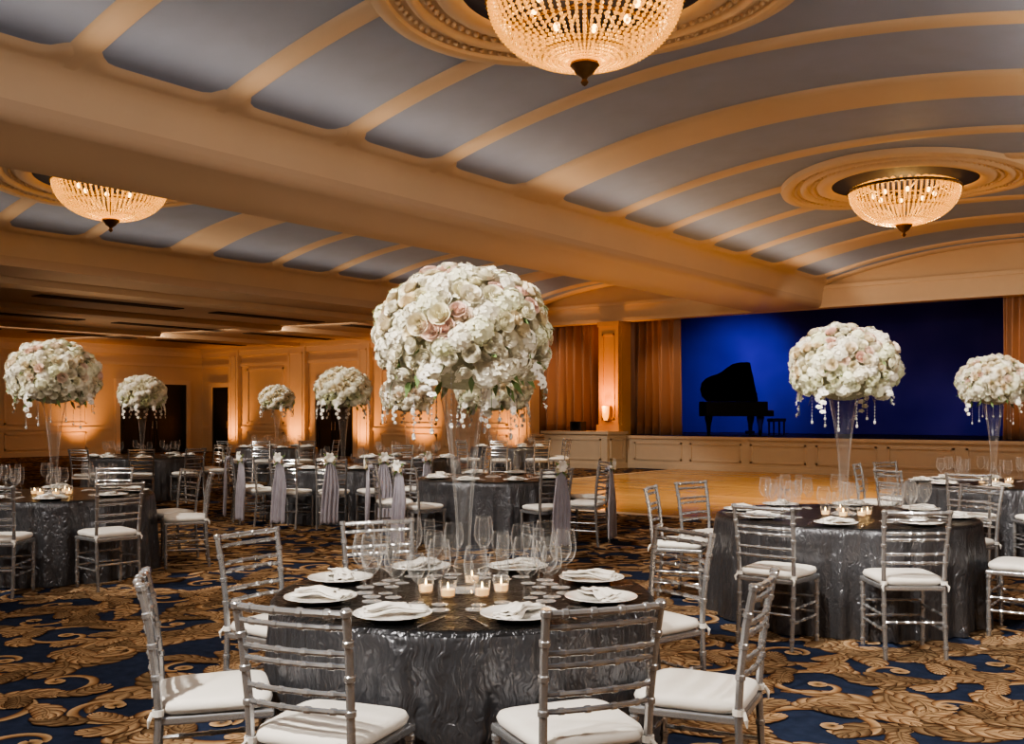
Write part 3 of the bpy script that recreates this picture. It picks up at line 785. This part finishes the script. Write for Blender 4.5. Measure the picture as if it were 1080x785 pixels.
def mk_wine(): return gl(WIN,'wine_glass',1.18,1.04)
def mk_red(): return gl(WIN,'red_wine_glass',1.06,1.08)
def mk_flute(): return gl(FLU,'champagne_flute',1.14,1.04)
def mk_small(): return gl(WIN,'dessert_wine_glass',.86,.80)
def mk_votive():
    t=thing('votive_candle','v','candle')
    MB().lathe([(.001,.001),(.028,.001),(.031,.006),(.036,.068),(.0345,.068),(.0295,.008),(.001,.006)],18).build('glass_cup','glass',t,ang=50)
    MB().lathe([(.001,.008),(.0285,.008),(.030,.034),(.02,.033),(.001,.032)],16).build('wax','wax',t)
    MB().lathe([(.001,.036),(.004,.042),(.0035,.05),(.001,.062)],8).build('flame','flame',t)
    return t
def mk_vase():
    prof=[(.001,.004),(.095,.001),(.10,.006),(.095,.014),(.05,.026),(.028,.05),(.038,.08),(.046,.105),(.036,.135),(.030,.16),(.031,.22),(.038,.35),(.053,.52),(.076,.70),(.106,.86),(.130,.93),(.126,.93)]
    n=24; k=len(prof); vs=[]
    for i in range(n):
        a=2*PI*i/n
        for r,z in prof:
            q=r*(1-.07*(i%2)*(1 if z>.15 else 0)); vs.append((q*math.cos(a),q*math.sin(a),z))
    mb=MB().add(vs,[(i*k+q,((i+1)%n)*k+q,((i+1)%n)*k+q+1,i*k+q+1) for i in range(n) for q in range(k-1)])
    return tag(mb.build('trumpet_vase','vase',ang=8),'v','vase')

# ------------------------------------------------------------------ bouquets
def floret(mb,p,nrm,r,rot):
    z=Vector(nrm).normalized(); x=z.orthogonal().normalized(); y=z.cross(x); p=Vector(p)
    for i in range(4):
        a=rot+PI/2*i; d=x*math.cos(a)+y*math.sin(a); e=z.cross(d)
        mb.add([p,p+d*r*.6+e*r*.5+z*r*.18,p+d*r*1.05+z*r*.1,p+d*r*.6-e*r*.5+z*r*.18],[(0,3,2,1)])
def fib(n,maxphi):
    out=[]; zmin=math.cos(maxphi); g=PI*(3-5**.5)
    for i in range(n):
        z=1-(1-zmin)*(i+.5)/n; r=math.sqrt(1-z*z); out.append(Vector((r*math.cos(g*i),r*math.sin(g*i),z)))
    return out
def hyd_mb(seed,r=.060,n=52):
    rnd=random.Random(seed); mb=MB()
    for d in fib(n,1.75): floret(mb,d*r*rnd.uniform(.90,1.08),d+Vector((rnd.uniform(-.3,.3),rnd.uniform(-.3,.3),rnd.uniform(-.3,.3))),.018,rnd.uniform(0,6))
    mb.sphere((0,0,0),r*.85,10,8)
    return mb
def orchid_mb(seed):
    rnd=random.Random(seed)
    pts=[Vector((0,0,0)),Vector((.06,0,.01)),Vector((.10,0,-.05)),Vector((.12,0,-.13)),Vector((.125,0,-.22)),Vector((.12,0,-.30))]
    st_=MB().tube(pts,[.003,.003,.0025,.002,.002,.0015],5)
    fl=MB()
    for i,p in enumerate([pts[1].lerp(pts[2],.2),pts[1].lerp(pts[2],.7),pts[2].lerp(pts[3],.1),pts[2].lerp(pts[3],.6),pts[3].lerp(pts[4],.1),pts[3].lerp(pts[4],.6),pts[4].lerp(pts[5],.2),pts[5]]):
        sc=.048-.003*i; nrm=Vector((1,rnd.uniform(-.8,.8),rnd.uniform(-.1,.4))).normalized(); x=nrm.orthogonal().normalized(); y=nrm.cross(x); c=p+nrm*.012+Vector((0,rnd.uniform(-.03,.03),0))
        for k in range(5):
            a=2*PI*k/5; d=x*math.cos(a)+y*math.sin(a); e2=nrm.cross(d); w_=.68 if k in(1,4) else .45
            fl.add([c,c+d*sc*.5+e2*sc*w_+nrm*.006,c+d*sc*.9+e2*sc*w_*.5,c+d*sc*1.05-nrm*.004,c+d*sc*.9-e2*sc*w_*.5,c+d*sc*.5-e2*sc*w_+nrm*.006],[(0,1,2,3,4,5)])
        fl.sphere(c+nrm*.008,.008,6,4)
    return st_,fl
A_,B_=.345,.275; CZ=.20
def surf(d,k=1.0): return Vector((d.x*A_*k,d.y*A_*k,CZ+d.z*B_*k))
def nrm(d): return Vector((d.x/A_,d.y/A_,d.z/B_)).normalized()
pts_=fib(206,2.25); HYD=[d for i,d in enumerate(pts_) if i%10 in(1,4,8)]; RO=[d for i,d in enumerate(pts_) if i%10 not in(1,4,8)]
MINI=RO[99:]; RO=RO[:99]
rnd=random.Random(11)
def jit(lst,s0,s1): return [((d+Vector((rnd.uniform(-.05,.05),rnd.uniform(-.05,.05),rnd.uniform(-.05,.05)))).normalized(),rnd.uniform(.98,1.10),rnd.uniform(s0,s1),rnd.uniform(0,6.28),rnd.randrange(3),Vector((rnd.uniform(-.35,.35),rnd.uniform(-.35,.35),rnd.uniform(-.2,.4)))) for d in lst]
ROJ=jit(RO,.62,.90); MIJ=jit(MINI,.60,.84)
ORC=[0.4,1.9,3.5,5.0]
def bouquet_common(t):
    rnd=random.Random(5)
    MB().sphere((0,0,CZ),.295,24,16,.80).build('foliage_core','core',t)
    fm=MB()
    for d in fib(320,2.4): floret(fm,surf(d,rnd.uniform(.92,1.01)),d+Vector((rnd.uniform(-.4,.4),rnd.uniform(-.4,.4),rnd.uniform(-.4,.4))),.022,rnd.uniform(0,6))
    o=fm.build('filler_blossom','hyd',t,smooth=False); o['kind']='stuff'
    mm=MB(); rr=[rose_mb(seed=v+5,q=3) for v in range(3)]
    for d,k,s,rot,var,j in MIJ: mm.merge(rr[var],Matrix.Translation(surf(d,k))@frameq((nrm(d)+j*.6).normalized(),rot).to_matrix().to_4x4()@Matrix.Scale(s,4))
    o=mm.build('small_rose','hyd',t,ang=80); o['kind']='stuff'
    lm=MB()
    for i,d in enumerate(fib(80,2.5)):
        b=surf(d,.96); n=(nrm(d)+Vector((rnd.uniform(-.7,.7),rnd.uniform(-.7,.7),rnd.uniform(-.6,.4)))).normalized(); e=n.orthogonal().normalized(); l=.066 if d.z>-.3 else .085
        lm.add([b,b+n*l*.5+e*.014,b+n*l-Vector((0,0,.015)),b+n*l*.5-e*.014],[(0,1,2,3)])
    o=lm.build('greenery','green',t); o['kind']='stuff'
def mk_bouquet():
    t=thing('rose_bouquet','b','bouquet'); bouquet_common(t)
    rm=[None]*3; hm=None
    for d,k,s,rot,var,j in ROJ:
        if rm[var] is None: x=rm[var]=rose_mb(seed=var).build('rose','rose',t,ang=80)
        else: x=rm[var].copy(); COL.objects.link(x); x.parent=t
        x.rotation_mode='QUATERNION'; x.rotation_quaternion=frameq((nrm(d)+j*.6).normalized(),rot); x.location=surf(d,k); x.scale=(s,s,s)
    for i,d in enumerate(HYD):
        if hm is None: x=hm=hyd_mb(2).build('hydrangea','hyd',t,ang=80)
        else: x=hm.copy(); COL.objects.link(x); x.parent=t
        x.rotation_mode='QUATERNION'; x.rotation_quaternion=frameq(nrm(d),i*1.3); x.location=surf(d,.98+.03*math.sin(i*2)); s=.92+.12*math.sin(i*3); x.scale=(s,s,s)
    om=None
    for i,a in enumerate(ORC):
        if om is None:
            st_,fl=orchid_mb(4); x=om=fl.build('orchid_spray','orchid',t,ang=80); st_.build('spray_stem','stem',x)
        else:
            x=om.copy(); COL.objects.link(x); x.parent=t
            for ch in om.children: y=ch.copy(); COL.objects.link(y); y.parent=x
        x.location=(.25*math.cos(a),.25*math.sin(a),.07+.03*math.sin(i*2)); x.rotation_euler=(0,0,a); x.scale=(.85,.85,.6+.2*math.sin(i*1.7))
    cm_=None
    for i in range(9):
        a=2*PI*i/9+.3
        if cm_ is None:
            mb=MB()
            for k in range(11): mb.sphere((0,0,-.026*k),.005 if k<10 else .010,6,4,1.0 if k<10 else 1.6)
            mb.tube([(0,0,0),(0,0,-.26)],.001,4)
            x=cm_=mb.build('crystal_strand','cutcrystal',t)
        else: x=cm_.copy(); COL.objects.link(x); x.parent=t
        x.location=((.17+.05*(i%2))*math.cos(a),(.17+.05*(i%2))*math.sin(a),.03); x.scale=(1,1,.75+.4*((i*7)%4)/4)
    return t
def mk_bouquet_far():
    t=thing('rose_bouquet','b','bouquet'); bouquet_common(t)
    mb=MB(); R_=[rose_mb(seed=v,q=3) for v in range(3)]
    for d,k,s,rot,var,j in ROJ:
        mt=Matrix.Translation(surf(d,k))@frameq((nrm(d)+j*.6).normalized(),rot).to_matrix().to_4x4()@Matrix.Scale(s,4); mb.merge(R_[var],mt)
    mb.build('rose_cluster','rose',t,ang=80)['kind']='stuff'
    hb=MB(); h=hyd_mb(2)
    for i,d in enumerate(HYD): hb.merge(h,Matrix.Translation(surf(d,.98))@frameq(nrm(d),i*1.3).to_matrix().to_4x4())
    hb.build('hydrangea_cluster','hyd',t,ang=80)['kind']='stuff'
    ob=MB(); st_,fl=orchid_mb(4)
    for i,a in enumerate(ORC+[1.1,2.7,4.3]): ob.merge(fl,Matrix.Translation((.25*math.cos(a),.25*math.sin(a),.07))@Matrix.Rotation(a,4,'Z')@Matrix.Scale(.85,4))
    ob.build('orchid_cluster','orchid',t,ang=80)['kind']='stuff'
    return t

# ------------------------------------------------------------------ lay out tables
SET8=[247.5,292.5,337.5,22.5,67.5,112.5,157.5,202.5]
T=[
 ('T1',489,4.3,.81,'the nearest table',0,[249,292,214,327,148,35,114],[],.99),
 ('T2',890,7.55,.95,'the large table at right',1,[232,268,322,25,160,130],[],1.06),
 ('T3',1048,11.0,.92,'the table cut by the right edge',2,[235,265,150,120,200],[],1.0),
 ('T4',57,9.5,.90,'the table cut by the left edge',2,[316,275,20,48,90],[],1.1),
 ('T5',150,18.0,1.0,'the table before the double doors',3,[290,325,10,250,45],[],1.1),
 ('T6',292,23.0,.92,'the farthest table by the back wall',3,[230,270,310,350],[],1.05),
 ('T7',362,14.5,1.05,'the left table with sashed chairs',3,[200,225,250,274,298,322],[200,225,250,274,298,322],1.06),
 ('T8',430,17.5,.92,'the table behind the centre bouquet',3,[350,20,100],[],1.25),
 ('T9',520,12.0,.90,'the centre table with sashed chairs',3,[228,195,300,335,15],[228,195,300,335],1.22),
 ('T10',538,23.5,.92,'the far table near the stage steps',3,[220,260,300,340,20],[],1.0),
]
TW={214:(.28,-16),327:(.275,8)}
TLAB={'T1':'nearest round table under crinkled pewter cloth to the floor','T2':'large round table at right under crinkled pewter cloth','T3':'pewter clothed round table cut off by the right edge','T4':'pewter clothed round table cut off by the left edge','T5':'pewter clothed round table standing before the dark double doors','T6':'small far pewter clothed table by the back wall','T7':'pewter clothed table at left ringed by sashed chairs','T8':'pewter clothed table half hidden behind the centre bouquet','T9':'pewter clothed table at centre with sashed chairs facing right','T10':'far pewter clothed table near the stage steps'}
for ti,(nm,px,Y,R,desc,lv,chs,sas,bs) in enumerate(T):
    c=PX(px,Y); table(c,R,desc,ti+1,TLAB[nm]); hf=half if nm=='T7' else hour
    for a in chs:
        ex=' with white cushion' if a not in sas else ' with silvery sash'
        rad=.30; tw=0
        if nm=='T1':
            rad=.275
            if a in TW: rad,tw=TW[a]
        ch=put_chair(c,R,a,desc,lv<3,ex,rad,hf,tw)
        if a in sas: put_sash(ch,'silvery sash with white lily at %s of %s'%(hf(a),desc),'silvery lilac chair sashes')
    zt=.751
    put('vase',mk_vase,(c.x,c.y,zt),0,'tall clear trumpet vase on '+desc,'trumpet vases')
    if nm!='T10':
        zb=zt+.91-(.06 if bs>1.2 else 0)
        if lv<3: b=put('bq',mk_bouquet,(c.x,c.y,zb),ti*1.1,'tall white rose bouquet in the vase on '+desc,'rose bouquets')
        else: b=put('bqf',mk_bouquet_far,(c.x,c.y,zb),ti*1.1,'tall white rose bouquet in the vase on '+desc,'rose bouquets')
        b.scale=(bs,bs,bs)
    for a in SET8:
        d=-dirw(a); rt=Vector((d.y,-d.x,0)); rz=facing(a); h=hour(a)
        def at(dx,ins,z=zt):
            p=c-d*(R-ins)+rt*dx; return (p.x,p.y,z)
        put('plate',mk_plate,at(0,.185),rz,'white dinner plate at %s on %s'%(h,desc),'dinner plates on '+desc)
        put('napkin',mk_napkin,at(0,.185,zt-.004),rz+.5,'folded ivory napkin at %s on %s'%(h,desc),'folded napkins on '+desc)
        put('goblet',mk_goblet,at(.0,.40),rz,'short water goblet at %s on %s'%(h,desc),'water goblets on '+desc)
        put('wine',mk_wine,at(.10,.375),rz,'tall wine glass at %s on %s'%(h,desc),'wine glasses on '+desc)
        if lv<3: put('flute',mk_flute,at(.05,.48),rz,'slim champagne flute at %s on %s'%(h,desc),'champagne flutes on '+desc)
        if lv<2:
            put('red',mk_red,at(-.10,.39),rz,'round red wine glass at %s on %s'%(h,desc),'red wine glasses on '+desc)
            put('small',mk_small,at(-.055,.475),rz,'small dessert wine glass at %s on %s'%(h,desc),'dessert wine glasses on '+desc)
            put('fork',mk_fork,at(-.175,.17),rz,'steel fork at %s on %s'%(h,desc),'forks on '+desc)
            put('knife',mk_knife,at(.175,.17),rz,'steel knife at %s on %s'%(h,desc),'knives on '+desc)
    if lv<3:
        for a in (200,250,300,345,80):
            p=c+dirw(a)*.17; put('votive',mk_votive,(p.x,p.y,zt),0,'lit votive at %s of the vase on %s'%(hour(a),desc),'votive candles on '+desc)

# ------------------------------------------------------------------ lights
def light(kind,name,loc,energy,col,aim=None,**kw):
    l=bpy.data.lights.new(name,kind); l.energy=energy; l.color=col
    for k,v in kw.items(): setattr(l,k,v)
    o=bpy.data.objects.new(name,l); COL.objects.link(o); o.location=loc
    if aim is not None: o.rotation_euler=(Vector(aim)-Vector(loc)).to_track_quat('-Z','Y').to_euler()
    return o
WARM=(1,.73,.49); AMB=(1,.40,.11); WH=(1,.92,.80)
for i,c in enumerate((CHA,CHB,CHC)):
    light('POINT','chandelier_light',(c[0],c[1],4.95),38,(1,.58,.20),shadow_soft_size=.2)
for v,s,en in((8.3,-1,80),(1.4,1,110),(17.1,-1,54),(11.7,1,44)):
    x=-v; light('AREA','vault_fill',(x,9.6,4.4),en,WARM,aim=(x+(1.4 if s<0 else -1.4),9.6,5.4),shape='RECTANGLE',size=28,size_y=.12)  # added floating strips, unseen, that brighten the vaults
for x,y,e in((2.5,2,120),(2.5,12,165),(-1.5,-4,45),(-20,0,190),(-20,10,190),(-27,14,220),(-29,4,170)):
    light('SPOT','ceiling_fill_spot',(x,y,.4),e,WARM,aim=(x-4 if x>-10 else x+3,y+3,5),spot_size=math.radians(120),spot_blend=1,shadow_soft_size=.3)  # added unseen spots, fill for the ceiling and beam
light('AREA','beam_fill',(-9.9,9.6,2.75),36,WARM,aim=(-9.9,9.6,4.2),shape='RECTANGLE',size=.2,size_y=26)  # added strip hanging in mid-air, unseen, lifts the beam soffit
for x in(-32.7,-28.9,-25.3,-22.6,-18.8): light('SPOT','wall_uplight',(x,YS-1.0,.2),310,AMB,aim=(x,YS,2.0),spot_size=math.radians(92),spot_blend=1,shadow_soft_size=.2)
for y in(3,8,13.5,18.9): light('SPOT','wall_uplight',(XL+1.0,y,.2),270,AMB,aim=(XL,y,2.0),spot_size=math.radians(92),spot_blend=1,shadow_soft_size=.2)
light('AREA','wall_fill',(-27,18.5,4.0),78,(1,.73,.49),aim=(-28,YS,1.6),shape='RECTANGLE',size=14,size_y=.3)  # added unseen fill strips that lighten the back and left walls
light('AREA','wall_fill',(-29,10,4.0),86,(1,.73,.49),aim=(XL,10.2,1.6),shape='RECTANGLE',size=18,size_y=.3)
light('POINT','sconce_light',(-15.15,YS-.6,1.85),24,(1,.34,.06),shadow_soft_size=.08)
light('SPOT','column_uplight',(-15.15,YS-.95,1.15),360,(1,.36,.07),aim=(-15.15,YS-.2,3.2),spot_size=math.radians(60),spot_blend=1,shadow_soft_size=.1)
for nm,px,Y,R,desc,lv,chs,sas,bs in T:
    c=PX(px,Y); X=(px-540)/F*Y
    src=W(X-2.1,Y-2.6,4.1)
    e={0:1080,1:1080,2:940,3:660}[lv]
    light('SPOT','pin_spot',src,e,WH,aim=(c.x,c.y,1.25),spot_size=math.radians(50),spot_blend=.4,shadow_soft_size=.05)
light('AREA','front_fill',W(-2.6,.6,4.0),125,(1,.93,.83),aim=W(-.2,4.5,.7),shape='SQUARE',size=.3)  # added unseen fill lamps near the camera for the near tables
light('AREA','front_fill',W(3.5,2.5,4.0),125,(1,.93,.83),aim=W(2.4,7,.7),shape='SQUARE',size=.3)
for X,Y,e in((-2.6,5.2,180),(1.9,4.6,180),(-1.6,8.6,180),(-3.2,11.8,140)):
    p=W(X,Y,4.1); light('SPOT','carpet_fill_spot',p,e,(1,.82,.60),aim=(p.x,p.y,0),spot_size=math.radians(72),spot_blend=.8,shadow_soft_size=.06)  # added unseen spots that brighten the foreground carpet and tables
light('SPOT','dance_floor_fill',(-5,16.5,4.6),2500,(1,.74,.42),aim=(-8.5,17.6,0),spot_size=math.radians(92),spot_blend=.8,shadow_soft_size=.4)  # added unseen spot to brighten the parquet
light('AREA','stage_front_light',(-5.6,YS-3.2,4.0),40,(1,.80,.60),aim=(-5.6,YS,.6),shape='RECTANGLE',size=6,size_y=.3)
light('AREA','cyclorama_light',(-9.5,27.6,1.2),17,(.20,.18,1),aim=(-10.5,30.2,2.0),shape='RECTANGLE',size=9,size_y=.3)
light('SPOT','cyclorama_spot',(-12.9,27.3,4.6),560,(.29,.27,1),aim=(-14.3,30.2,1.9),spot_size=math.radians(105),spot_blend=1,shadow_soft_size=.3)
light('SPOT','curtain_light',(-17.3,21.0,4.0),380,(1,.65,.38),aim=(-17.2,YS+.5,2.5),spot_size=math.radians(42),spot_blend=1,shadow_soft_size=.1)
light('SPOT','curtain_light',(-13.6,21.0,4.0),340,(1,.65,.38),aim=(-13.8,YS+.7,2.5),spot_size=math.radians(34),spot_blend=1,shadow_soft_size=.1)
light('SPOT','curtain_light',(-3.5,21.2,4.0),330,(1,.65,.38),aim=(-4.0,YS+.5,2.6),spot_size=math.radians(45),spot_blend=1,shadow_soft_size=.1)

wd=bpy.data.worlds.new('World'); SC.world=wd; wd.use_nodes=True
wd.node_tree.nodes['Background'].inputs[0].default_value=(.02,.015,.012,1); wd.node_tree.nodes['Background'].inputs[1].default_value=.3

cam=bpy.data.cameras.new('Camera'); co=bpy.data.objects.new('Camera',cam); COL.objects.link(co)
co.location=(0,0,CH); co.rotation_euler=(PI/2,0,TH); cam.sensor_width=36; cam.lens=F/1080*36; cam.shift_y=(HY-392.5)/1080; cam.clip_end=200; cam.clip_start=.05
SC.camera=co
